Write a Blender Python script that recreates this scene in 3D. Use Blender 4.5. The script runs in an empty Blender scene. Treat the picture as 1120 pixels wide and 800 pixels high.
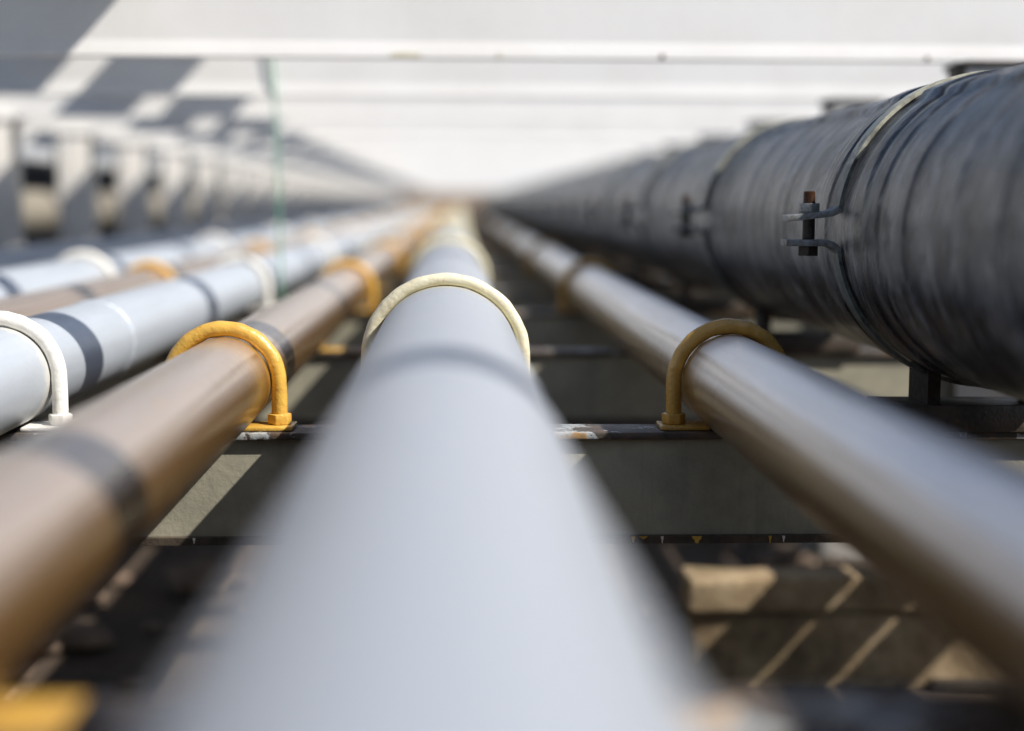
import bpy, bmesh, math, random
from mathutils import Vector, Matrix, noise as mnoise
random.seed(7)

# ------------------------------------------------------------------ units
# all layout numbers are in "u": 1 u = 1.14 mm; x right, y away from the lens,
# z up with 0 at lens height. The ground lies GZ u below the lens.
U = 0.00114
F = 1650.0                     # focal length in photo pixels (1120 wide)
D = 1650.0                     # distance of the sharp plane, in u
S = 0.545 * D                  # spacing of the steel bents
GZ = 820.0
BT = -248.0                    # top of the lower support beams
Y0 = D                         # the bent that is in focus

def W(x, y, z):
    return Vector((x * U, y * U, (z + GZ) * U))

sc = bpy.context.scene
col = sc.collection
BENTS_BACK, BENTS_FWD = 6, 34
def bent_y(k):                 # k = 0 is the bent in focus
    return Y0 + k * S

# ------------------------------------------------------------------ objects
def tag(o, label=None, cat=None, group=None, kind=None):
    if label and len(label.split()) > 16: print('LONG', len(label.split()), label)
    if label: o['label'] = label
    if cat: o['category'] = cat
    if group: o['group'] = group
    if kind: o['kind'] = kind
    return o

def empty(name, loc):
    o = bpy.data.objects.new(name, None)
    o.empty_display_size = 0.05
    o.location = loc
    col.objects.link(o)
    return o

def link_mesh(name, bm, mat, parent=None, loc=None, smooth=True, angle=40):
    me = bpy.data.meshes.new(name)
    bm.normal_update()
    bmesh.ops.recalc_face_normals(bm, faces=bm.faces)
    if smooth:
        for f in bm.faces: f.smooth = True
        lim = math.radians(angle)
        for e in bm.edges:
            if len(e.link_faces) == 2 and e.calc_face_angle(0.0) > lim:
                e.smooth = False
    bm.to_mesh(me)
    bm.free()
    me.materials.append(mat)
    o = bpy.data.objects.new(name, me)
    col.objects.link(o)
    if parent is not None: o.parent = parent
    if loc is not None: o.location = loc
    return o

def kids(o):
    return [c for c in bpy.data.objects if c.parent == o]

KID_CACHE = {}
def copy_tree(o, loc):
    def rec(src, par):
        c = src.copy()
        col.objects.link(c)
        c.parent = par
        if src.name not in KID_CACHE:
            KID_CACHE[src.name] = kids(src)
        for k in KID_CACHE[src.name]:
            rec(k, c)
        return c
    r = rec(o, None)
    r.location = loc
    return r

# ------------------------------------------------------------------ shapes (metres, local)
def box(bm, x0, x1, y0, y1, z0, z1, bev=0.0):
    r = bmesh.ops.create_cube(bm, size=1.0)
    vs = r['verts']
    for v in vs:
        v.co = Vector((x0 + (v.co.x + .5) * (x1 - x0), y0 + (v.co.y + .5) * (y1 - y0), z0 + (v.co.z + .5) * (z1 - z0)))
    if bev > 0:
        es = list({e for v in vs for e in v.link_edges})
        bmesh.ops.bevel(bm, geom=es, offset=bev, segments=2, profile=0.5, affect='EDGES')
    return bm

def tube_along(bm, pts, rad, seg=16, caps=True, wob=0.0):
    pts = [Vector(p) for p in pts]
    rings = []
    n = len(pts)
    up = None
    for i, p in enumerate(pts):
        t = (pts[min(i + 1, n - 1)] - pts[max(i - 1, 0)]).normalized()
        if up is None:
            a = Vector((0, 1, 0)) if abs(t.y) < .9 else Vector((0, 0, 1))
            up = (a - t * a.dot(t)).normalized()
        else:
            up = (up - t * up.dot(t)).normalized()
        s = t.cross(up)
        r0 = rad(i / (n - 1)) if callable(rad) else rad
        ring = []
        for j in range(seg):
            a = 2 * math.pi * j / seg
            d = up * math.cos(a) + s * math.sin(a)
            r = r0
            if wob:
                q = (p + d * r0) * 70
                r = r0 + wob * mnoise.noise(q)
            ring.append(bm.verts.new(p + d * r))
        rings.append(ring)
    for i in range(n - 1):
        for j in range(seg):
            bm.faces.new((rings[i][j], rings[i][(j + 1) % seg], rings[i + 1][(j + 1) % seg], rings[i + 1][j]))
    if caps:
        bm.faces.new(rings[0][::-1]); bm.faces.new(rings[-1])
    return bm

def prism(bm, outline, axis_fn, h0, h1):
    """outline in 2D, axis_fn(a, b, h) -> Vector"""
    lo = [bm.verts.new(axis_fn(a, b, h0)) for a, b in outline]
    hi = [bm.verts.new(axis_fn(a, b, h1)) for a, b in outline]
    n = len(outline)
    for i in range(n):
        bm.faces.new((lo[i], lo[(i + 1) % n], hi[(i + 1) % n], hi[i]))
    bm.faces.new(lo[::-1]); bm.faces.new(hi)

def hexnut(bm, c, rad, h0, h1, hole=0.0, rot=0.2, bev=0.0008):
    o = [(rad * math.cos(rot + i * math.pi / 3), rad * math.sin(rot + i * math.pi / 3)) for i in range(6)]
    b2 = bmesh.new()
    prism(b2, o, lambda a, b, h: Vector((c[0] + a, c[1] + b, c[2] + h)), h0, h1)
    bmesh.ops.bevel(b2, geom=list(b2.edges), offset=bev, segments=2, profile=.5, affect='EDGES')
    me = bpy.data.meshes.new('tmp'); b2.to_mesh(me); b2.free(); bm.from_mesh(me); bpy.data.meshes.remove(me)

# ------------------------------------------------------------------ materials
class NT:
    def __init__(s, name):
        s.m = bpy.data.materials.new(name); s.m.use_nodes = True
        s.t = s.m.node_tree; s.n = s.t.nodes; s.l = s.t.links
        s.b = s.n['Principled BSDF']
    def add(s, typ, **kw):
        n = s.n.new(typ)
        for k, v in kw.items():
            if k.startswith('i_'): n.inputs[k[2:].replace('_', ' ')].default_value = v
            else: setattr(n, k, v)
        return n
    def L(s, a, b): s.l.new(a, b)
    def coord(s):
        return s.add('ShaderNodeTexCoord').outputs['Object']
    def pos(s):
        return s.add('ShaderNodeNewGeometry').outputs['Position']
    def mapping(s, src, scale=(1, 1, 1), loc=(0, 0, 0)):
        m = s.add('ShaderNodeMapping'); m.inputs['Scale'].default_value = scale; m.inputs['Location'].default_value = loc
        s.L(src, m.inputs['Vector']); return m.outputs[0]
    def noise(s, src, scale, detail=4, rough=.6):
        n = s.add('ShaderNodeTexNoise'); n.inputs['Scale'].default_value = scale
        n.inputs['Detail'].default_value = detail; n.inputs['Roughness'].default_value = rough
        s.L(src, n.inputs['Vector']); return n.outputs['Fac']
    def ramp(s, src, stops):
        r = s.add('ShaderNodeValToRGB')
        e = r.color_ramp.elements
        while len(e) > 1: e.remove(e[-1])
        e[0].position = stops[0][0]; e[0].color = c4(stops[0][1])
        for p, c in stops[1:]:
            q = e.new(p); q.color = c4(c)
        s.L(src, r.inputs[0]); return r.outputs[0]
    def math(s, op, a, b=None, c=None, clamp=False):
        n = s.add('ShaderNodeMath', operation=op, use_clamp=clamp)
        for i, v in enumerate((a, b, c)):
            if v is None: continue
            if isinstance(v, (int, float)): n.inputs[i].default_value = v
            else: s.L(v, n.inputs[i])
        return n.outputs[0]
    def mix(s, fac, a, b, blend='MIX'):
        n = s.add('ShaderNodeMix', data_type='RGBA', blend_type=blend)
        for sock, v in ((n.inputs[0], fac), (n.inputs[6], a), (n.inputs[7], b)):
            if isinstance(v, (int, float)): sock.default_value = v
            elif isinstance(v, tuple): sock.default_value = c4(v)
            else: s.L(v, sock)
        return n.outputs[2]
    def sep(s, src):
        n = s.add('ShaderNodeSeparateXYZ'); s.L(src, n.inputs[0]); return n.outputs
    def comb(s, x, y, z):
        n = s.add('ShaderNodeCombineXYZ')
        for i, v in enumerate((x, y, z)):
            if isinstance(v, (int, float)): n.inputs[i].default_value = v
            else: s.L(v, n.inputs[i])
        return n.outputs[0]
    def bump(s, h, dist=.001, strength=1.0):
        n = s.add('ShaderNodeBump'); n.inputs['Distance'].default_value = dist; n.inputs['Strength'].default_value = strength
        s.L(h, n.inputs['Height']); s.L(n.outputs[0], s.b.inputs['Normal'])
    def out(s, col=None, rough=None, metal=None, spec=None, coat=None):
        for nm, v in (('Base Color', col), ('Roughness', rough), ('Metallic', metal), ('Specular IOR Level', spec), ('Coat Weight', coat)):
            if v is None: continue
            if isinstance(v, (int, float)): s.b.inputs[nm].default_value = v
            elif isinstance(v, tuple): s.b.inputs[nm].default_value = c4(v)
            else: s.L(v, s.b.inputs[nm])
        return s.m
def c4(c):
    if isinstance(c, (int, float)): return (c, c, c, 1)
    return tuple(c) + (1,) if len(c) == 3 else tuple(c)

def painted_steel(name, base, dirt, dirt_amt=.5, scale=9, rough=.45, rust=(0.16, .07, .03), rust_at=.74, bump=.0006):
    n = NT(name); p = n.pos()
    a = n.noise(p, scale, 6, .65)
    d = n.ramp(a, [(.42, 0), (.72, dirt_amt)])
    c = n.mix(d, base, dirt)
    streak = n.noise(n.mapping(p, (60, 60, 4)), 1.0, 3)
    c = n.mix(n.ramp(streak, [(.55, 0), (.8, dirt_amt * .5)]), c, dirt)
    r = n.noise(p, scale * 4.5, 5, .7)
    c = n.mix(n.ramp(r, [(rust_at, 0), (rust_at + .025, .9)]), c, rust)
    n.bump(n.noise(p, 160, 4, .6), bump, .6)
    return n.out(c, n.ramp(a, [(.3, rough), (.8, rough + .25)]))

U2 = 2 * S * U
def pipe_mat(name, top, dirt, rough, metal, over=None, flank_reflection=None, coat=0.0, spec=.5):
    """painted pipe: lengthwise weathering, blobs of overspray where the U-bolts were painted"""
    n = NT(name); p = n.pos(); o = n.coord()
    ns = n.noise(n.mapping(o, (26, 1.6, 26)), 1.0, 6, .65)
    sp = n.noise(p, 55, 6, .7)
    c = n.mix(n.ramp(ns, [(.40, 0), (.75, .5)]), top, dirt)
    c = n.mix(n.ramp(sp, [(.62, 0), (.80, .35)]), c, dirt)
    if flank_reflection is not None:      # brown low on the flanks with bands of reflection painted in, edge ragged
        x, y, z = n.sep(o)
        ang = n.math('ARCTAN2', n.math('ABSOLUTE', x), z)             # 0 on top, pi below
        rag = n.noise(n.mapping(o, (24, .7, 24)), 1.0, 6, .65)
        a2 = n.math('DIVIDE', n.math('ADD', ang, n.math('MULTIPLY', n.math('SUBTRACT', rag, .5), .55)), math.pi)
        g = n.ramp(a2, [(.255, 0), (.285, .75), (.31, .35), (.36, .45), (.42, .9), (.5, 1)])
        c = n.mix(g, c, flank_reflection)
    if over is not None:
        x, y, z = n.sep(p)
        yy = n.math('SUBTRACT', y, Y0 * U)
        q = n.math('PINGPONG', yy, U2 / 2)
        q = n.math('ADD', q, n.math('MULTIPLY', n.math('SUBTRACT', n.noise(p, 60, 4, .7), .5), .05))
        c = n.mix(n.ramp(q, [(.012, .95), (.022, .55), (.032, 0)]), c, over)
        spots = n.noise(p, 17, 1, .3)
        c = n.mix(n.ramp(spots, [(.765, 0), (.775, .8)]), c, over)
    n.bump(n.noise(p, 220, 4, .6), .0004, .6)
    rr = n.ramp(sp, [(.3, rough), (.8, rough + .2)])
    n.b.inputs['Coat Roughness'].default_value = .2
    return n.out(c, rr, metal, spec, coat)

M = {}
M['white'] = painted_steel('white_painted_steel', (.76, .755, .735), (.58, .56, .53), .35, 5, .5, rust_at=.80)
M['post'] = painted_steel('post_painted_steel', (.66, .64, .60), (.42, .40, .36), .5, 5, .5, rust_at=.76)
M['cream'] = painted_steel('cream_painted_steel', (.36, .34, .255), (.14, .14, .12), .8, 5, .55, rust_at=.74, bump=.001)
def flange_mat():
    n = NT('chipped_flange_paint'); p = n.pos()
    a = n.noise(p, 11, 7, .72); b = n.noise(p, 38, 6, .7); d = n.noise(p, 5.5, 5, .65)
    c = n.ramp(b, [(.35, (.035, .028, .022)), (.55, (.075, .06, .048)), (.7, (.13, .075, .04))])
    c = n.mix(n.ramp(a, [(.55, 0), (.565, .9)]), c, n.ramp(b, [(.35, (.22, .25, .27)), (.6, (.42, .44, .44))]))
    c = n.mix(n.ramp(d, [(.575, 0), (.60, .9)]), c, (.33, .19, .06))
    n.bump(n.math('ADD', a, b), .0025, .8)
    return n.out(c, n.ramp(b, [(.3, .35), (.7, .7)]))
M['flange'] = flange_mat()
M['lip'] = painted_steel('oily_lower_flange', (.07, .055, .04), (.02, .017, .014), .9, 20, .4, rust_at=.64, bump=.002)
OCH = (.60, .365, .07)
M['ochre'] = painted_steel('ochre_paint', OCH, (.42, .2, .03), .5, 45, .16, rust=(.2, .09, .03), rust_at=.78, bump=.0022)
M['pad'] = painted_steel('worn_ochre_paint', (.46, .27, .05), (.2, .11, .03), .8, 30, .4, rust=(.1, .05, .02), rust_at=.66, bump=.003)
M['ivory'] = painted_steel('ivory_paint', (.66, .63, .47), (.4, .32, .2), .5, 40, .35, rust=(.16, .06, .02), rust_at=.71, bump=.002)
M['offwhite'] = painted_steel('off_white_paint', (.74, .73, .69), (.5, .47, .4), .4, 40, .38, rust_at=.78, bump=.002)
M['pipe_center'] = pipe_mat('grey_pipe_paint', (.385, .415, .46), (.34, .36, .385), .33, .3, over=(.55, .52, .38))
M['pipe_white'] = pipe_mat('white_pipe_paint', (.46, .505, .56), (.33, .35, .37), .34, .3, over=(.6, .6, .57))
M['pipe_brown'] = pipe_mat('brown_pipe_paint', (.49, .395, .325), (.38, .27, .18), .30, .60, over=OCH, flank_reflection=(.18, .095, .024), coat=.7)
M['pipe_bronze'] = pipe_mat('bronze_pipe_paint', (.86, .82, .80), (.55, .46, .37), .28, .42, over=(.45, .27, .07), flank_reflection=(.20, .115, .036), coat=.6)
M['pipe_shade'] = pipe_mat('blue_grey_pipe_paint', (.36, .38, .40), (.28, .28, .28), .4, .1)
M['pipe_cream'] = pipe_mat('cream_pipe_paint', (.25, .225, .18), (.12, .10, .07), .5, 0)
M['pipe_dark'] = pipe_mat('dark_insulation', (.035, .035, .04), (.02, .02, .02), .6, 0)

def steel_mat(name, base, rust, amt):
    n = NT(name); p = n.pos()
    a = n.noise(p, 90, 6, .7)
    c = n.mix(n.ramp(a, [(.40, 0), (.62, amt)]), base, rust)
    n.bump(n.noise(p, 300, 4, .7), .0012, .8)
    return n.out(c, n.ramp(a, [(.3, .35), (.7, .7)]), n.ramp(a, [(.4, .6), (.6, .1)]))
M['steel'] = steel_mat('weathered_clamp_steel', (.27, .285, .28), (.07, .06, .05), .8)
M['darksteel'] = steel_mat('black_bolt_steel', (.02, .018, .016), (.035, .02, .012), .6)
M['rust'] = steel_mat('rusty_bolt_end', (.13, .055, .025), (.045, .025, .016), .8)

def tape_mat():
    n = NT('black_wrapping_tape'); o = n.coord()
    x, y, z = n.sep(o)
    th = n.math('ARCTAN2', x, z)
    wv = n.math('MULTIPLY', n.math('SUBTRACT', n.noise(n.mapping(o, (7, 7, 7)), 1.0, 3), .5), 2.2)
    v = n.comb(n.math('MULTIPLY', th, 1.0), n.math('ADD', n.math('MULTIPLY', y, 34), wv), 0)
    st = n.noise(v, 1.0, 5, .6)
    v2 = n.comb(n.math('ADD', n.math('MULTIPLY', th, 2.6), wv), n.math('ADD', n.math('ADD', n.math('MULTIPLY', y, 120), n.math('MULTIPLY', th, 7.0)), n.math('MULTIPLY', wv, 2.5)), 0)
    st2 = n.noise(v2, 1.0, 6, .7)
    bl = n.noise(n.mapping(o, (8, 7, 8)), 1.0, 6, .65)
    st3 = n.noise(n.comb(n.math('MULTIPLY', th, 1.5), n.math('ADD', n.math('MULTIPLY', y, 13), wv), 3.0), 1.0, 6, .68)
    mixv = n.math('ADD', n.math('MULTIPLY', st, .22), n.math('ADD', n.math('MULTIPLY', st2, .43), n.math('MULTIPLY', st3, .35)))
    c = n.ramp(mixv, [(.425, (.005, .006, .008)), (.475, (.011, .012, .016)), (.51, (.026, .028, .036)), (.54, (.085, .087, .097)), (.575, (.20, .20, .205))])
    c = n.mix(n.ramp(bl, [(.55, 0), (.72, .4)]), c, (.05, .042, .034))
    # dried pale paint along the edges of the wraps, near each clamp
    q = n.math('PINGPONG', n.math('SUBTRACT', y, Y0 * U), S * U / 2)
    near = n.ramp(q, [(.20, 1), (.34, 0)])
    edge = n.math('ADD', n.math('ADD', y, n.math('MULTIPLY', n.math('SINE', n.math('ADD', th, .6)), .010)), n.math('MULTIPLY', wv, .003))
    ln = None
    for off in (-.125, -.075, .085, .12, -.19):
        e2 = n.math('ABSOLUTE', n.math('SUBTRACT', n.math('SUBTRACT', n.math('WRAP', n.math('SUBTRACT', edge, Y0 * U), S * U / 2, -S * U / 2), off), 0))
        l1 = n.ramp(e2, [(.0026, 1), (.0060, 0)])
        ln = l1 if ln is None else n.math('MAXIMUM', ln, l1)
    topm = n.ramp(n.math('MULTIPLY', n.math('ABSOLUTE', n.math('ADD', th, .1)), .4), [(.15, 1), (.5, .3), (.75, 0)])
    f = n.math('MULTIPLY', n.math('MULTIPLY', ln, near), n.math('MULTIPLY', topm, n.ramp(bl, [(.35, .15), (.6, .9)])))
    c = n.mix(f, c, (.52, .51, .40))
    h = n.math('ADD', n.math('MULTIPLY', st, .2), n.math('MULTIPLY', st2, .6))
    n.bump(h, .0055, .85)
    n.b.inputs['Coat Roughness'].default_value = .25
    return n.out(c, n.ramp(st2, [(.40, .22), (.60, .44)]), 0, n.ramp(st3, [(.40, .3), (.50, .65), (.60, 1.0)]), .12)
M['tape'] = tape_mat()

def concrete_mat():
    n = NT('old_concrete'); p = n.pos()
    a = n.noise(p, 6, 7, .7); b = n.noise(p, 70, 5, .7)
    c = n.ramp(a, [(.34, (.10, .072, .038)), (.5, (.25, .18, .10)), (.64, (.37, .285, .175))])
    c = n.mix(n.ramp(b, [(.5, 0), (.72, .7)]), c, (.10, .066, .04))
    m = n.noise(p, 4.2, 5, .7)
    c = n.mix(n.ramp(m, [(.54, 0), (.68, .5)]), c, (.12, .125, .05))
    n.bump(n.math('ADD', a, b), .006, .8)
    return n.out(c, .9)
M['concrete'] = concrete_mat()

def ground_mat():
    n = NT('brown_earth'); p = n.pos()
    a = n.noise(p, 2.5, 8, .7); b = n.noise(p, 40, 6, .7)
    c = n.ramp(a, [(.3, (.032, .021, .013)), (.5, (.058, .038, .023)), (.7, (.11, .076, .047))])
    c = n.mix(n.ramp(b, [(.45, 0), (.7, .6)]), c, (.06, .04, .026))
    n.bump(n.math('ADD', a, n.math('MULTIPLY', b, .5)), .03, .9)
    return n.out(c, .95)
M['ground'] = ground_mat()

def rock_mat():
    n = NT('rubble_stone'); p = n.pos()
    a = n.noise(p, 12, 6, .7)
    n.bump(n.noise(p, 60, 5, .7), .004, .8)
    return n.out(n.ramp(a, [(.3, (.08, .053, .038)), (.6, (.17, .12, .085)), (.8, (.26, .20, .15))]), .9)
M['rock'] = rock_mat()

n = NT('green_cable_sheath'); p = n.pos()
M['green'] = n.out(n.ramp(n.noise(p, 30, 3), [(.3, (.08, .26, .16)), (.7, (.15, .38, .25))]), .45)

def brick_mat():
    n = NT('brown_brickwork'); o = n.coord()
    x, y, z = n.sep(o)
    b = n.add('ShaderNodeTexBrick')
    b.inputs['Scale'].default_value = 1.0
    b.inputs['Brick Width'].default_value = .25; b.inputs['Row Height'].default_value = .08; b.inputs['Mortar Size'].default_value = .008
    b.inputs['Color1'].default_value = c4((.25, .17, .12)); b.inputs['Color2'].default_value = c4((.33, .24, .17)); b.inputs['Mortar'].default_value = c4((.35, .32, .28))
    n.L(n.comb(x, z, 0), b.inputs['Vector'])
    return n.out(b.outputs['Color'], .9)
M['brick'] = brick_mat()

# ------------------------------------------------------------------ setting: ground
bm = bmesh.new()
g = 60
xs = [-400, -120, -40, -14] + [-8 + i * .25 for i in range(65)] + [14, 40, 120, 400]
ys = [-400, -120, -40, -12] + [-6 + i * .25 for i in range(90)] + [24, 40, 120, 400, 900]
vv = {}
for i, x in enumerate(xs):
    for j, y in enumerate(ys):
        zz = 0.0
        if abs(x) <= 8 and -6 <= y <= 17:
            zz = .03 * mnoise.noise(Vector((x * 1.3, y * 1.3, 0))) + .015 * mnoise.noise(Vector((x * 4, y * 4, 3)))
        vv[i, j] = bm.verts.new((x, y, zz - .01))
for i in range(len(xs) - 1):
    for j in range(len(ys) - 1):
        bm.faces.new((vv[i, j], vv[i + 1, j], vv[i + 1, j + 1], vv[i, j + 1]))
o = link_mesh('ground', bm, M['ground'])
tag(o, kind='structure')

# loose rubble: nobody could count it
bm = bmesh.new()
for i in range(900):
    x = random.uniform(-1.9, 1.7); y = random.uniform(.7, 7.5)
    if .30 < x < 1.6 and 2.6 < y < 3.25: continue
    s = random.choice((.012, .018, .018, .025, .035)) * random.uniform(.7, 1.3)
    r = bmesh.ops.create_icosphere(bm, subdivisions=1, radius=s)
    sx, sy, sz = random.uniform(.7, 1.4), random.uniform(.7, 1.4), random.uniform(.45, .8)
    for v in r['verts']:
        v.co = Vector((v.co.x * sx, v.co.y * sy, v.co.z * sz)) * (1 + .25 * random.uniform(-1, 1)) + Vector((x, y, s * .2))
o = link_mesh('gravel', bm, M['rock'], smooth=False)
tag(o, 'loose brown gravel scattered over the earth under the rack', 'gravel', kind='stuff')

# ------------------------------------------------------------------ label helpers
ORD = ['first', 'second', 'third', 'fourth', 'fifth', 'sixth', 'seventh', 'eighth', 'ninth', 'tenth']

# ------------------------------------------------------------------ I-beams
BH, BW, TF, TW = 123 * U, 64 * U, 8 * U, 7 * U
def channel(name, x0, x1, ztop, mats, bw, lip, overhang):
    """channel section with its back towards the lens; root at the underside, mid length"""
    xm = (x0 + x1) / 2
    root = empty(name, W(xm, 0, 0) + Vector((0, 0, ztop * U - BH)))
    L = (x1 - x0) * U / 2
    hb = bw * U / 2
    f = -hb + overhang * U                      # front of the web
    def part(nm, y0, y1, z0, z1, mat, bev=.0016):
        b = bmesh.new()
        box(b, -L, L, y0, y1, z0, z1, bev)
        return link_mesh(nm, b, mat, root)
    part('web', f, f + TW, TF + .0002, BH - TF - .0002, mats[0], 0)
    part('top_flange', -hb, hb, BH - TF, BH, mats[1])
    b = bmesh.new()                             # bottom flange with a sloping toe
    prof = [(-hb, 0), (hb, 0), (hb, TF), (f + TW, TF), (f - .0004, TF), (f - .0004, TF + lip * U), (-hb + .0006, TF * .8)]
    if lip <= 0: prof = [(-hb, 0), (hb, 0), (hb, TF), (-hb, TF)]
    prism(b, prof, lambda a, bb, h: Vector((h, a, bb)), -L, L)
    bmesh.ops.bevel(b, geom=[e for e in b.edges if e.calc_face_angle(0) > .5], offset=.0009, segments=2, profile=.5, affect='EDGES')
    link_mesh('bottom_flange', b, mats[2], root)
    return root

OVZ = 236 + 123                 # top of the overhead beams
OVDY = -18                      # they sit a little nearer than the cross beams
LX, RX = -1306, 890             # post lines
ovb = channel('overhead_beam', -2350, 1450, OVZ, (M['white'], M['white'], M['white']), 38, 18, 4.5)
lob = channel('support_beam', LX + 60, 1370, BT, (M['cream'], M['flange'], M['lip']), 64, 0, 8)

def ov_label(k):
    if k < 0: return 'white overhead beam of the rack behind the viewpoint, out of the picture'
    if k == 0: return 'white overhead beam nearest overhead, just above the top edge of the picture'
    return {1: 'large white overhead beam along the top edge, broad diagonal shadow across its left end',
            2: 'second white overhead beam below the top one, with pale slanting stripe at its left'}.get(
        k, '%s white overhead beam counted down from the top edge of the picture' % ORD[k - 1] if k <= 6 else
        'white overhead beam of the distant row melting into blur above the vanishing point')
def lo_label(k):
    if k < -1: return 'grimy cream cross beam under the pipes behind the viewpoint, out of the picture'
    return {-1: 'blurred grimy cross beam along the bottom edge, under the nearest stretch of pipes',
            0: 'sharp dark cross beam under the in-focus yellow U-bolt, paint drips on its lower lip',
            1: 'second cross beam back, just behind the in-focus one, web sunlit cream under the black pipe',
            2: 'third cross beam back, dark, under the second row of U-bolts'}.get(
        k, '%s cross beam back under the pipes, counted from the in-focus one' % ORD[k] if k <= 5 else
        'cross beam of the distant dark row under the pipes, lost in blur')
first = True
for k in range(-BENTS_BACK, BENTS_FWD + 1):
    for proto, lab, grp, cat in ((ovb, ov_label, 'white overhead beams across the rack', 'beam'),
                            (lob, lo_label, 'cross beams carrying the pipes', 'beam')):
        loc = Vector((proto.location.x, (bent_y(k) + (OVDY if proto is ovb else (-36 if k == -1 else 0))) * U, proto.location.z))
        if k == -BENTS_BACK:
            o = proto; o.location = loc
        else:
            o = copy_tree(proto, loc)
        tag(o, lab(k), cat, grp, 'thing')
        if proto is lob and k == 0: beam_in_focus = o
        if proto is ovb and k == 1: ov_top = o

# a cream paint patch and two rust spots on the lower edge of the top beam
for px, w_, mm in ((445, 34, 'ivory'), (545, 6, 'ivory'), (718, 5, 'rust'), (1003, 4, 'rust')):
    b = bmesh.new()
    x = (px - 502) * (bent_y(1) / D) * U - ov_top.location.x
    w2 = w_ * (bent_y(1) / D) * U / 2
    yf = -19 * U - .0012
    prism(b, [(x - w2, .0004), (x + w2 * .8, .0002), (x + w2, TF * .6), (x + w2 * .4, TF * .95), (x - w2 * .7, TF * .9), (x - w2 * .95, TF * .5)], lambda a, bb, h: Vector((a, h, bb)), yf, yf + .0024)
    link_mesh('paint_patch' if mm == 'ivory' else 'rust_spot', b, M[mm], ov_top, smooth=False)

# dried paint drips on the lip of the beam in focus
for px, w_, h_, mm in ((692, 4, 7, 'ochre'), (724, 3, 8, 'offwhite'), (762, 11, 8, 'ochre'), (858, 3, 7, 'offwhite'), (214, 3, 6, 'offwhite'), (703, 9, 3, 'ochre'), (843, 3, 8, 'ochre')):
    b = bmesh.new()
    x = (px - 502) * U
    yf = -BW / 2 - .0012
    outl = [(-w_ * U / 2, .0), (w_ * U / 2, .0), (w_ * U * .45, -h_ * U * .35), (w_ * U * .24, -h_ * U * .6), (w_ * U * .2, -h_ * U * .92), (0, -h_ * U), (-w_ * U * .16, -h_ * U * .9), (-w_ * U * .22, -h_ * U * .5), (-w_ * U * .42, -h_ * U * .3)]
    prism(b, outl, lambda a, bb, h: Vector((x - beam_in_focus.location.x + a, h, TF + bb)), yf, yf + .002)
    link_mesh('paint_drip', b, M[mm], beam_in_focus, smooth=False)

# ------------------------------------------------------------------ posts
def post(name, x):
    root = empty(name, W(x, 0, -GZ))
    h = (OVZ + GZ) * U - BH - .012
    w = 105 * U
    b = bmesh.new()
    box(b, -w / 2, w / 2, -w / 2, -w / 2 + .008, .012, h, .0012)
    box(b, -w / 2, w / 2, w / 2 - .008, w / 2, .012, h, .0012)
    box(b, -.003, .003, -w / 2 + .0081, w / 2 - .0081, .012, h, 0)
    link_mesh('shaft', b, M['post'], root)
    b = bmesh.new(); box(b, -w * .8, w * .8, -w * .8, w * .8, -.02, .0118, .0015)
    link_mesh('base_plate', b, M['lip'], root)
    b = bmesh.new(); box(b, -w * .56, w * .56, -w * .56, w * .56, h + .0002, h + .0115, .0012)
    link_mesh('cap_plate', b, M['darksteel'] if x > 0 else M['post'], root)
    return root
pl, pr = post('post', LX), post('post', RX)
for k in range(-BENTS_BACK, BENTS_FWD + 1):
    for proto, side in ((pl, 'left'), (pr, 'right')):
        loc = Vector((proto.location.x, bent_y(k) * U, 0))
        o = proto if k == -BENTS_BACK else copy_tree(proto, loc)
        o.location = loc
        if side == 'left':
            i = k - 3
            lab = ('white post of the left row, standing nearer than the edge of the picture' if i < 0 else
                   ('%s white post counted from the left edge, sunlit above and shaded below' % ORD[i]) if i < 6 else
                   'white post of the distant left hand row, lost in blur')
            grp = 'white posts along the left side'
        else:
            lab = ('pale post behind the black pipe, too near to be in the picture' if k < 1 else
                   ('%s post behind the black pipe, dark cap peeping over it under an overhead beam' % ORD[k - 1]) if k < 4 else
                   'post hidden behind the far end of the black pipe')
            grp = 'posts along the right side'
        tag(o, lab, 'post', grp, 'thing')

# ------------------------------------------------------------------ pipes
PY0, PY1 = -5.5, bent_y(BENTS_FWD) * U + .3
def drift(yu, skew):           # slight sideways run of a pipe that was not laid dead straight
    return skew * (min(yu, 3.5 * D) - D)
def pipe(name, x, z, r, mat, label, cat='pipe', group=None, seg=96, skew=0.0):
    b = bmesh.new()
    ysamp = [PY0, 0, 1, 2, 3, 4, 5, 6, 6.4, 6.6, 7, 10, 20, PY1]
    rings = []
    for y in ysamp:
        rings.append([b.verts.new((drift(y / U, skew) * U + r * U * math.sin(2 * math.pi * j / seg), y, r * U * math.cos(2 * math.pi * j / seg))) for j in range(seg)])
    for i in range(len(rings) - 1):
        for j in range(seg):
            b.faces.new((rings[i][j], rings[i][(j + 1) % seg], rings[i + 1][(j + 1) % seg], rings[i + 1][j]))
    b.faces.new(rings[0]); b.faces.new(rings[-1][::-1])
    o = link_mesh(name, b, mat, loc=W(x, 0, z))
    tag(o, label, cat, group)
    return o
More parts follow.
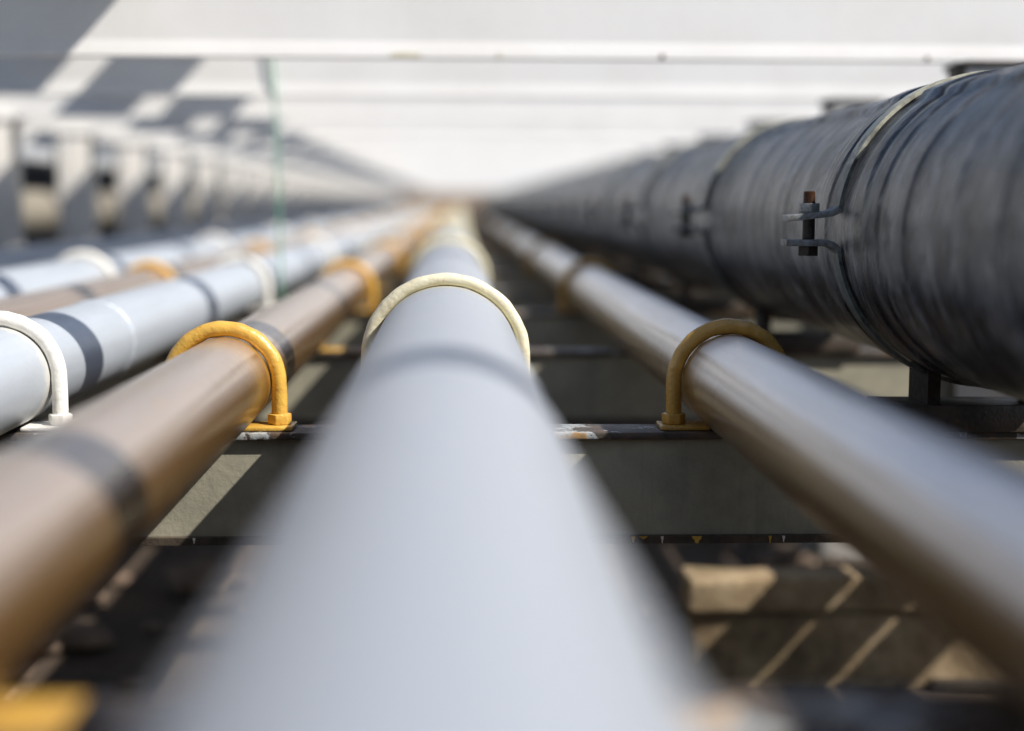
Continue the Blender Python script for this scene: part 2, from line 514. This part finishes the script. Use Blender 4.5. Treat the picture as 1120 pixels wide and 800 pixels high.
def weld(parent, r, y, mat):
    b = bmesh.new()
    pts = []
    n_ = 96
    for i in range(n_):
        a = 2 * math.pi * i / n_
        pts.append((r * U * math.sin(a), y * U, r * U * math.cos(a)))
    # closed torus
    rings = []
    for i, p in enumerate(pts):
        p = Vector(p); d = Vector((p.x, 0, p.z)).normalized()
        k = 1 + .25 * mnoise.noise(p * 120)
        rings.append([b.verts.new(p + d * (.0022 * k * math.cos(t)) + Vector((0, .0055 * k * math.sin(t), 0))) for t in [2 * math.pi * j / 8 for j in range(8)]])
    for i in range(n_):
        for j in range(8):
            b.faces.new((rings[i][j], rings[i][(j + 1) % 8], rings[(i + 1) % n_][(j + 1) % 8], rings[(i + 1) % n_][j]))
    return link_mesh('weld_bead', b, mat, parent)

GP = 'pipes on the lower cross beams'
P = {}
SKEW = {'center': -.0055}
def lowpipe(key, x, r, mat, label):
    o = pipe('pipe', x, BT + r + .5, r, M[mat], label, 'pipe', GP, skew=SKEW.get(key, 0))
    P[key] = (x, r, o)
    return o
lowpipe('center', -15, 78.5, 'pipe_center', 'broad light grey pipe running from the middle of the bottom edge to the vanishing point')
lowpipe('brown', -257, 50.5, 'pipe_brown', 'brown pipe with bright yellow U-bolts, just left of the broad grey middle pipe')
lowpipe('bronze', 298, 52, 'pipe_bronze', 'shiny shaded grey brown pipe right of the middle pipe, under shaded ochre U-bolts')
o = lowpipe('white', -501, 56, 'pipe_white', 'white pipe with white U-bolts, left of the nearest brown pipe')
weld(o, 56, 1.26 * D, M['pipe_white'])
weld(P['brown'][2], 50.5, 1.9 * D, M['pipe_brown'])
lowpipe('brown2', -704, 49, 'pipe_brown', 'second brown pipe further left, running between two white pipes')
lowpipe('white2', -853, 60, 'pipe_white', 'white pipe furthest left with white U-bolts, beyond the second brown pipe')
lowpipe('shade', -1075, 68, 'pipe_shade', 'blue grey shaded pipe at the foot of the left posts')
for i, (x, r) in enumerate(((993, 50), (1130, 46), (1275, 50))):
    o = pipe('pipe', x, BT + r + .5, r, M['pipe_white'],
             ('grey pipe hidden just behind the right posts and the black pipe', 'middle of three hidden pipes beyond the right posts', 'outermost hidden pipe beyond the right posts')[i], 'pipe', 'pipes hidden behind the black pipe')
# upper level, above the picture: their shadows are the grey bands on the overhead beams
pipe('pipe', -557, OVZ + 77.5, 77, M['pipe_white'], 'pipe atop the overhead beams, above the picture, throwing the first shadow band', 'pipe', 'pipes on top of the overhead beams')
pipe('pipe', -851, OVZ + 77.5, 77, M['pipe_white'], 'pipe atop the overhead beams, above the picture, throwing the shadow band further left', 'pipe', 'pipes on top of the overhead beams')
for x_, l_ in ((-1425, 'unseen pipe added atop the overhead beams beyond the left posts to throw shadow stripes'), (-1690, 'unseen outermost pipe added atop the overhead beams on the far left to throw shadow stripes')):  # added out of view to stripe the left beam ends with shadow
    pipe('pipe', x_, OVZ + 77.5, 77, M['pipe_white'], l_, 'pipe', 'pipes on top of the overhead beams')
# neighbouring rack on the left
o = pipe('large_pipe', -1720, -43, 93, M['pipe_cream'], 'large cream pipe seen between the white posts on the left', 'pipe')
o = pipe('large_pipe', -2050, 150, 95, M['pipe_dark'], 'dark insulated pipe above and behind the large cream pipe', 'pipe')
o = pipe('large_pipe', -2000, -210, 130, M['pipe_dark'], 'dark insulated pipe below and behind the large cream pipe', 'pipe')
# sleepers carrying them
def trestle():
    root = empty('trestle', W(-1900, 0, -GZ))
    b = bmesh.new(); box(b, -.32, .36, -.05, .05, (GZ - 390) * U, (GZ - 341) * U, .003); link_mesh('lower_sleeper', b, M['post'], root)
    b = bmesh.new(); box(b, .04, .33, -.04, .04, (GZ - 185) * U, (GZ - 136.5) * U, .003); link_mesh('cream_pipe_bracket', b, M['post'], root)
    b = bmesh.new(); box(b, -.33, .0, -.04, .04, (GZ + 8) * U, (GZ + 54.5) * U, .003); link_mesh('upper_bracket', b, M['post'], root)
    for x, t in ((.335, -136), (-.37, 54.5)):
        b = bmesh.new(); box(b, x - .035, x + .035, -.035, .035, -.02, (GZ + t) * U, .003); link_mesh('leg', b, M['post'], root)
    return root
tr = trestle()
for k in range(1, BENTS_FWD, 4):
    loc = Vector((tr.location.x, (bent_y(k) + S * .5) * U, 0))
    if k == 1: tr.location = loc; o = tr
    else: o = copy_tree(tr, loc)
    tag(o, 'steel trestle carrying the large cream pipe behind the left posts', 'trestle', 'trestles of the left hand pipes')
# edge rail between the left posts
b = bmesh.new()
box(b, -.012, .012, PY0, PY1, 0, 48 * U, .002)
o = link_mesh('edge_rail', b, M['pipe_shade'], loc=W(LX - 75, 0, 128))  # blue-grey colour stands in for sky-lit shade on the rail
tag(o, 'long white rail running along the outside of the left posts', 'rail')

# ------------------------------------------------------------------ U-bolts
def ubolt(r, rod, paint, base_mat, plate_x=None):
    """root on top of the beam, centred under the pipe"""
    root = empty('u_bolt', (0, 0, 0))
    R = (r + rod / 2 + .4) * U
    zc = (r + .5) * U
    pts = [(-R, 0, -.035)] + [(-R, 0, zc * t) for t in (0, .35, .7)]
    for i in range(0, 57):
        a = math.pi - math.pi * i / 56
        pts.append((R * math.cos(a), 0, zc + R * math.sin(a)))
    pts += [(R, 0, zc * t) for t in (.7, .35, 0)] + [(R, 0, -.035)]
    b = bmesh.new(); tube_along(b, pts, rod / 2 * U, 20, True, .0009)
    link_mesh('rod', b, paint, root)
    for s in (-1, 1):
        b = bmesh.new()
        hexnut(b, (s * R, 0, 0), rod * .80 * U, .0062, .0062 + rod * .68 * U, rot=random.uniform(0, 1), bev=.0018)
        link_mesh('nut', b, paint, root)
        b = bmesh.new()
        hexnut(b, (s * R, 0, 0), rod * .95 * U, -.009 - rod * .8 * U, -.0095, rot=random.uniform(0, 1))
        link_mesh('lock_nut', b, M['darksteel'], root)
    b = bmesh.new()
    e = R + rod * .95 * U
    # two washers / foot strips under the nuts
    for s in (-1, 1):
        b = bmesh.new()
        box(b, min(s * e, s * (R - rod * 2.2 * U)), max(s * e, s * (R - rod * 2.2 * U)), -.026, .026, .0005, .006, .0018)
        for v in b.verts:
            v.co += Vector((.0022 * mnoise.noise(v.co * 90), .003 * mnoise.noise(v.co * 70 + Vector((5, 0, 0))), 0))
        link_mesh('foot_plate', b, paint, root)
    return root

UDESC = {
    'center': (14, 'ivory', 'ivory', 'over the broad grey middle pipe'),
    'brown': (17, 'ochre', 'yellow', 'over the nearest brown pipe, left of the middle pipe'),
    'bronze': (17, 'ochre', 'shaded ochre', 'over the shaded shiny pipe, right of the middle pipe'),
    'white': (17, 'offwhite', 'white', 'over the white pipe beside the nearest brown pipe'),
    'brown2': (16, 'ochre', 'yellow', 'over the second brown pipe, between the white pipes'),
    'white2': (17, 'offwhite', 'white', 'over the furthest left white pipe'),
}
n0 = NT('shaded_ochre_paint')
M['shaded_ochre'] = painted_steel('shaded_ochre_gloss', (.45, .26, .055), (.30, .16, .03), .5, 45, .14, rust=(.2, .09, .03), rust_at=.78, bump=.0022)  # the ochre again, darkened so the shade is in the colour
for key, (rod, mat, cname, where) in UDESC.items():
    x, r, po = P[key]
    m = M['shaded_ochre'] if key == 'bronze' else M[mat]
    proto = ubolt(r, rod, m, None)
    for i, k in enumerate(range(0, BENTS_FWD + 1, 2)):
        loc = W(x + drift(bent_y(k), SKEW.get(key, 0)), bent_y(k), BT)
        if k == 0: o = proto; o.location = loc
        else: o = copy_tree(proto, loc)
        if i == 0:
            lab = {'brown2': 'yellow U-bolt over the second brown pipe, just off the left edge of the picture',
                   'white2': 'white U-bolt over the furthest left pipe, just off the left edge of the picture',
                   'white': 'white U-bolt cut by the left edge of the picture, over the white pipe'}.get(key, '%s U-bolt in sharp focus, %s' % (cname, where))
        elif i < 4: lab = '%s %s U-bolt back %s' % (('', 'second', 'third', 'fourth')[i], cname, where)
        else: lab = 'far blurred %s U-bolt %s' % (cname, where)
        tag(o, lab, 'U-bolt', '%s U-bolts %s' % (cname, where))

# painted wear pads under the brown pipes on the beams without U-bolts
def pad():
    b = bmesh.new()
    box(b, -64 * U, 64 * U, -.031, .031, 0, .006, .002)
    for v in b.verts:
        v.co += Vector((.006 * mnoise.noise(v.co * 60), .002 * mnoise.noise(v.co * 70), 0))
    return link_mesh('wear_pad', b, M['pad'])
pd = None
for k in range(-1, 8, 2):
    loc = W(-250, bent_y(k) - (36 if k == -1 else 0), BT) + Vector((0, 0, -.004))
    if pd is None: pd = pad(); o = pd
    else: o = pd.copy(); col.objects.link(o)
    o.location = loc
    tag(o, {-1: 'blurred yellow painted pad at the bottom left corner, under the brown pipe',
            1: 'yellow painted pad on the second cross beam, under the brown pipe',
            3: 'yellow painted pad on the fourth cross beam, under the brown pipe'}.get(k, 'yellow painted pad under the far stretch of the brown pipe'),
        'pad', 'yellow pads under the brown pipe')

# ------------------------------------------------------------------ black wrapped pipe
BX, BZ, BR = 580, -28, 162
def black_pipe():
    b = bmesh.new()
    seg = 192
    ysamp = []
    y = PY0
    while y < PY1:
        ysamp.append(y)
        near = .35 < y < 5
        mid = 5 <= y < 12
        y += (.0042 if 1.1 < y < 3.2 else .0085) if near else (.05 if mid else .25)
    ysamp.append(PY1)
    rr = random.Random(4)
    edges = [PY0 - .2]
    while edges[-1] < PY1 + .3: edges.append(edges[-1] + rr.choice((.06, .10, .16, .20, .26)) * rr.uniform(.85, 1.15))
    hts = [rr.uniform(.0006, .0026) for _ in edges]
    import bisect
    rings = []
    for y in ysamp:
        ring = []
        for j in range(seg):
            a = 2 * math.pi * j / seg
            if a > math.pi: a -= 2 * math.pi
            ca, sa = math.cos(a), math.sin(a)
            yy = y + .010 * math.sin(a + .6) + .004 * mnoise.noise(Vector((ca * 1.5, sa * 1.5, y * 3)))
            i_ = bisect.bisect_right(edges, yy) - 1
            fr = (yy - edges[i_]) / (edges[i_ + 1] - edges[i_])
            r = BR * U + hts[i_] * (1 - fr)
            # doubled pad of wrap under each clamp
            q = ((y - Y0 * U) / (S * U) + .5) % 1.0 - .5
            dq = abs(q * S * U) + .012 * mnoise.noise(Vector((ca * 2, sa * 2, y * 2)))
            if dq < .115: r += .0035 * min(1, (.115 - dq) / .006)
            # lengthwise lap of the sheet, a third of the way down from the crown
            lap = a + .56 + .10 * mnoise.noise(Vector((0, 0, y * 4.5))) + .05 * mnoise.noise(Vector((3, 0, y * 14)))
            if 0 < lap < .75: r += .0062 * (1 - lap / .75) * min(1, lap / .03)
            r += .0007 * mnoise.noise(Vector((ca * 2.5, sa * 2.5, y * 7)))
            if abs(q * S * U + 8 * U) < .03: r = min(r, BR * U + .0064)
            ring.append(b.verts.new((r * math.sin(a), y, r * math.cos(a))))
        rings.append(ring)
    for i in range(len(rings) - 1):
        for j in range(seg):
            b.faces.new((rings[i][j], rings[i][(j + 1) % seg], rings[i + 1][(j + 1) % seg], rings[i + 1][j]))
    b.faces.new(rings[0]); b.faces.new(rings[-1][::-1])
    o = link_mesh('wrapped_pipe', b, M['tape'], loc=W(BX, 0, BZ), angle=60)
    return tag(o, 'very large black tape-wrapped pipe filling the right side', 'pipe')
black_pipe()

# band clamps round it
def clamp():
    root = empty('pipe_clamp', (0, 0, 0))          # at the pipe's axis
    Ri = BR * U + .0068; Ro = Ri + .0046; hw = .017
    # split at the left (pi): the ears leave there, gap 2*g
    gap = 15 * U
    a0 = math.asin(gap / Ri)
    b = bmesh.new()
    n_ = 110
    sec = []
    bend = .012
    # angle measured from -x, going up over the top and round
    prof = []
    for i in range(n_ + 1):
        t = a0 + .045 + (2 * math.pi - 2 * a0 - .09) * i / n_
        prof.append((Vector((-math.cos(t), 0, math.sin(t))), None))
    rings = []
    for d, _ in prof:
        rings.append([b.verts.new(d * Ri + Vector((0, -hw, 0))), b.verts.new(d * Ro + Vector((0, -hw, 0))),
                      b.verts.new(d * Ro + Vector((0, hw, 0))), b.verts.new(d * Ri + Vector((0, hw, 0)))])
    for i in range(len(rings) - 1):
        for j in range(4):
            b.faces.new((rings[i][j], rings[i][(j + 1) % 4], rings[i + 1][(j + 1) % 4], rings[i + 1][j]))
    b.faces.new(rings[0]); b.faces.new(rings[-1][::-1])
    link_mesh('band', b, M['band'], root, angle=30)
    # ears: bent flat bars
    for s, tilt, nm in ((1, -.10, 'ear'), (-1, .0, 'ear')):
        b = bmesh.new()
        t = a0 + .05
        p0 = Vector((-math.cos(t), 0, s * math.sin(t))) * (Ri + Ro) / 2
        tang = Vector((-math.sin(t), 0, -s * math.cos(t)))
        mid = Vector((-(Ro + .012), 0, s * gap * .95 + (.003 if s > 0 else 0)))
        tip = Vector((-(Ro + 54 * U), 0, s * gap * .95 + s * 0 + tilt * 48 * U + (.003 if s > 0 else 0)))
        pts = []
        for i in range(9):               # quadratic bend from band into the ear
            q = i / 8
            c = Vector((-(Ro + .001), 0, mid.z + s * .001))
            pts.append(p0 * (1 - q) ** 2 + c * 2 * q * (1 - q) + mid * q ** 2)
        pts.append(mid * .6 + tip * .4); pts.append(tip)
        th = .0040
        rg = []
        for i, p in enumerate(pts):
            d = (pts[min(i + 1, len(pts) - 1)] - pts[max(i - 1, 0)]).normalized()
            nrm = Vector((d.z, 0, -d.x))
            rg.append([b.verts.new(p + nrm * th + Vector((0, -hw, 0))), b.verts.new(p - nrm * th + Vector((0, -hw, 0))),
                       b.verts.new(p - nrm * th + Vector((0, hw, 0))), b.verts.new(p + nrm * th + Vector((0, hw, 0)))])
        for i in range(len(rg) - 1):
            for j in range(4):
                b.faces.new((rg[i][j], rg[i][(j + 1) % 4], rg[i + 1][(j + 1) % 4], rg[i + 1][j]))
        b.faces.new(rg[0]); b.faces.new(rg[-1][::-1])
        bmesh.ops.recalc_face_normals(b, faces=b.faces)
        bmesh.ops.bevel(b, geom=[e for e in b.edges if e.is_manifold and e.calc_face_angle(0) > .8], offset=.0009, segments=2, profile=.5, affect='EDGES')
        link_mesh(nm, b, M['steel'], root, angle=35)
    bx = -(Ro + 27 * U)
    zt = gap * .95 + .003 - .10 * 24 * U + .0036
    zb = -gap * .95 - .0036
    b = bmesh.new(); tube_along(b, [(bx, 0, zb - .001), (bx, 0, 0), (bx, 0, zt + 12 * U)], 6.7 * U, 18)
    shank = link_mesh('bolt', b, M['darksteel'], root)
    b = bmesh.new()
    tube_along(b, [(bx, 0, zt + (11.3 + 12.7 * i / 48) * U) for i in range(49)], lambda q: (6.7 - .75 * (int(q * 48 + .5) % 4 in (2, 3)) - (.8 if q > .97 else 0)) * U, 18, wob=.0005)
    link_mesh('bolt_end', b, M['rust'], shank)
    b = bmesh.new(); hexnut(b, (bx, 0, zb), 12 * U, -11 * U, -.0004, rot=.3); link_mesh('bolt_head', b, M['darksteel'], shank)
    b = bmesh.new(); hexnut(b, (bx, 0, zt), 12 * U, .0004, 11 * U, rot=.5); link_mesh('nut', b, M['steel'], root)
    return root

def band_mat():
    n = NT('clamp_band_paint'); p = n.pos(); o = n.coord()
    x, y, z = n.sep(o)
    a = n.noise(p, 40, 6, .7)
    c = n.ramp(a, [(.36, (.03, .034, .034)), (.50, (.085, .10, .095)), (.62, (.14, .15, .135))])
    splash = n.math('ADD', z, n.math('MULTIPLY', n.math('SUBTRACT', n.noise(p, 14, 5, .7), .5), .22))
    c = n.mix(n.ramp(splash, [(.085, 0), (.11, .9)]), c, n.ramp(a, [(.36, (.25, .24, .19)), (.5, (.50, .49, .38))]))
    n.bump(n.noise(p, 150, 4), .001, .6)
    return n.out(c, .5)
M['band'] = band_mat()
cp = clamp()
for k in range(-1, BENTS_FWD + 1):
    loc = W(BX, bent_y(k) - 8, BZ)
    if k == -1: o = cp; o.location = loc
    else: o = copy_tree(cp, loc)
    lab = {-1: 'steel band clamp round the black pipe, nearer than the right edge of the picture',
           0: 'sharp steel band clamp with rusty bolt and two ears on the black pipe',
           1: 'second band clamp along the black pipe, its ear blurred and cream in the sun',
           2: 'third band clamp along the black pipe, small and blurred'}.get(k,
           'fourth band clamp along the black pipe, a dim blurred speck' if k == 3 else 'far band clamp lost in the blur at the thin end of the black pipe')
    tag(o, lab, 'clamp', 'band clamps round the black pipe')

# pipe shoes under the black pipe
def shoe():
    root = empty('pipe_shoe', (0, 0, 0))           # on the beam top under the pipe
    b = bmesh.new(); box(b, -118 * U, 96 * U, -.045, .045, .0005, 30 * U, .002)
    for v in b.verts: v.co += Vector((.002 * mnoise.noise(v.co * 40), .002 * mnoise.noise(v.co * 50), .0015 * mnoise.noise(v.co * 60) if v.co.z > .01 else 0))
    link_mesh('pad', b, M['lip'], root)
    for xr in (-63, 63):
        top = (BZ - math.sqrt((BR - 2) ** 2 - xr ** 2)) - BT
        b = bmesh.new(); box(b, (xr - 7) * U, (xr + 7) * U, -.04, .04, 30 * U + .0003, top * U, 0)
        link_mesh('rib', b, M['darksteel'], root)
    return root
sh = shoe()
for k in range(-1, BENTS_FWD + 1):
    loc = W(BX, bent_y(k) - (36 if k == -1 else 0), BT)
    if k == -1: o = sh; o.location = loc
    else: o = copy_tree(sh, loc)
    tag(o, {0: 'dark ribbed shoe under the black pipe at the right edge, on the in-focus cross beam',
            1: 'second dark shoe under the black pipe, on the sunlit cream cross beam',
            -1: 'dark shoe under the black pipe, out of the picture at lower right'}.get(k, 'dark shoe under the far stretch of the black pipe'),
        'pipe shoe', 'shoes under the black pipe')

# ------------------------------------------------------------------ green cable
b = bmesh.new()
pts = []
yb = bent_y(2)
for i in range(25):
    t = i / 24
    z = 358 - t * (358 - BT + 20)
    pts.append(W(-418 + 24 * t + 3 * math.sin(t * 5), yb + OVDY - 25 + 3 * math.sin(t * 7), z))
pts.insert(0, W(-418, yb + OVDY + 15, 364.5)); pts.insert(1, W(-418, yb + OVDY - 18, 364.5))
tube_along(b, pts, 3.0 * U, 10)
o = link_mesh('cable', b, M['green'])
tag(o, 'thin green cable hanging down in front of the overhead beams between brown and white pipes', 'cable')

# ------------------------------------------------------------------ concrete footing
FD = 1.5 * D
def footing():
    root = empty('concrete_footing', W(812, FD + 130, -GZ))
    hx0, hx1 = (385 - 812) * U, 470 * U
    def rough(bmm, amp, fq):
        bmesh.ops.subdivide_edges(bmm, edges=list(bmm.edges), cuts=9, use_grid_fill=True)
        for v in bmm.verts:
            v.co += Vector((mnoise.noise(v.co * fq), mnoise.noise(v.co * fq + Vector((9, 0, 0))), mnoise.noise(v.co * fq + Vector((0, 9, 0))))) * amp
    b = bmesh.new(); box(b, hx0 + .012, hx1, -130 * U + .012, -45 * U, -.05, (GZ - 694) * U, .004); rough(b, .006, 14)
    link_mesh('plinth', b, M['concrete'], root)
    b = bmesh.new(); box(b, hx0, hx1 + .012, -130 * U, -35 * U, (GZ - 690) * U, (GZ - 630) * U, .009); rough(b, .006, 16)
    link_mesh('cap', b, M['concrete'], root)
    return root
tag(footing(), 'weathered concrete footing with a capped edge and striped sunlight, low on the right', 'footing')

# bigger stones on the ground at lower left
for (px, py, s, lab) in ((82, 702, .05, 'rounded brown stone in a sun patch at lower left'), (215, 640, .07, 'larger brown stone under the cross beam, beside the middle pipe'),
                    (45, 705, .035, 'small brown stone beside the rounded one at lower left')):
    d = 800 / (py - 222)
    b = bmesh.new()
    bmesh.ops.create_icosphere(b, subdivisions=3, radius=s)
    for v in b.verts:
        v.co = Vector((v.co.x * 1.2, v.co.y, v.co.z * .6)) * (1 + .3 * mnoise.noise(v.co * 18 + Vector((px, 0, 0))))
    o = link_mesh('stone', b, M['rock'], loc=Vector(((px - 502) * d * U, d * D * U, s * .35)))
    tag(o, lab, 'stone', 'stones on the ground')

# ------------------------------------------------------------------ far wall
def far_wall():
    y = PY1 + 2.0
    root = empty('brick_wall', (0, y, 0))
    b = bmesh.new(); box(b, -14, 14, -.15, .15, -.2, 1.5, .01); link_mesh('brickwork', b, M['brick'], root)
    b = bmesh.new(); box(b, -14.05, 14.05, -.2, .2, 1.502, 1.58, .01); link_mesh('coping', b, M['concrete'], root)
    tag(root, 'brown brick wall closing the view at the vanishing point', 'wall')
far_wall()

# ------------------------------------------------------------------ unseen building added behind the viewpoint to block low sky light
def sky_blocker():
    root = empty('sky_blocker', (0, -13, 0))
    b = bmesh.new()
    outl = []
    x = -11.0
    while x < 11.0:                              # trapezoid sheeting
        outl += [(x, 0), (x + .12, 0), (x + .15, .035), (x + .22, .035)]
        x += .25
    outl += [(11, 0), (11, -6), (-11, -6)]
    prism(b, outl, lambda a, bb, h: Vector((a, bb, h)), -.1, 6.5)
    link_mesh('wall', b, M['sky_blocker'], root, smooth=False)  # wall of the added sky blocker
    b = bmesh.new()
    prism(b, [(.4, 6.5), (.4, 6.62), (-3, 7.9), (-6.4, 6.62), (-6.4, 6.5), (-3, 7.78)], lambda a, bb, h: Vector((h, a, bb)), -11.3, 11.3)
    link_mesh('roof', b, M['post'], root, smooth=False)
    b = bmesh.new(); box(b, -2, 2, .04, .1, 0, 4.2, .01); d = link_mesh('door', b, M['steel'], root)
    b = bmesh.new(); box(b, 1.6, 1.7, .1005, .14, 1.0, 1.3, .008); link_mesh('handle', b, M['darksteel'], d)
    tag(root, 'unseen dark green building added behind the viewpoint to block low sky light', 'sky_blocker')
M['sky_blocker'] = painted_steel('sky_blocker_green_sheeting', (.035, .05, .045), (.03, .03, .025), .6, 2, .55, rust_at=.8)
sky_blocker()

# ------------------------------------------------------------------ light
t = Vector((-.91, .44, -1.0)).normalized()
sun = bpy.data.lights.new('sun', 'SUN')
sun.energy = 5.0
sun.angle = math.radians(.53)
sun.color = (1.0, .94, .86)
so = bpy.data.objects.new('sun', sun); col.objects.link(so)
so.rotation_euler = t.to_track_quat('-Z', 'Y').to_euler()
so.location = (6, -4, 8)
w = bpy.data.worlds.new('World'); sc.world = w; w.use_nodes = True
sky = w.node_tree.nodes.new('ShaderNodeTexSky')
sky.sky_type = 'NISHITA'; sky.sun_disc = False
sky.ozone_density = 3.0
sky.sun_elevation = math.asin(-t.z)
sky.sun_rotation = math.atan2(-t.x, -t.y)
bg = w.node_tree.nodes['Background']
w.node_tree.links.new(sky.outputs[0], bg.inputs[0])
bg.inputs[1].default_value = .09

# ------------------------------------------------------------------ camera
cam = bpy.data.cameras.new('camera')
cam.sensor_width = 36.0
cam.lens = 36.0 * F / 1120.0
cam.clip_start = .01; cam.clip_end = 2000
co = bpy.data.objects.new('camera', cam); col.objects.link(co)
co.location = W(0, 0, 0)
VPX, VPY = 502.0, 222.0
pitch = math.atan((400 - VPY) / F)
yaw = math.atan((560 - VPX) / F * math.cos(pitch))
roll = math.radians(.2)
co.rotation_mode = 'QUATERNION'
fwd = Vector((math.sin(yaw) * math.cos(pitch), math.cos(yaw) * math.cos(pitch), -math.sin(pitch)))
q = fwd.to_track_quat('-Z', 'Y')
from mathutils import Quaternion
co.rotation_quaternion = q @ Quaternion((0, 0, 1), roll)
cam.dof.use_dof = True
cam.dof.focus_distance = D * U * 1.0
cam.dof.aperture_fstop = 1.42
cam.dof.aperture_blades = 0
sc.camera = co

sc.view_settings.view_transform = 'Standard'
sc.view_settings.look = 'None'
sc.view_settings.exposure = .6
sc.view_settings.gamma = 1
sc.view_settings.use_curve_mapping = False
sc.render.engine = 'CYCLES'
sc.cycles.use_denoising = True
sc.cycles.max_bounces = 8
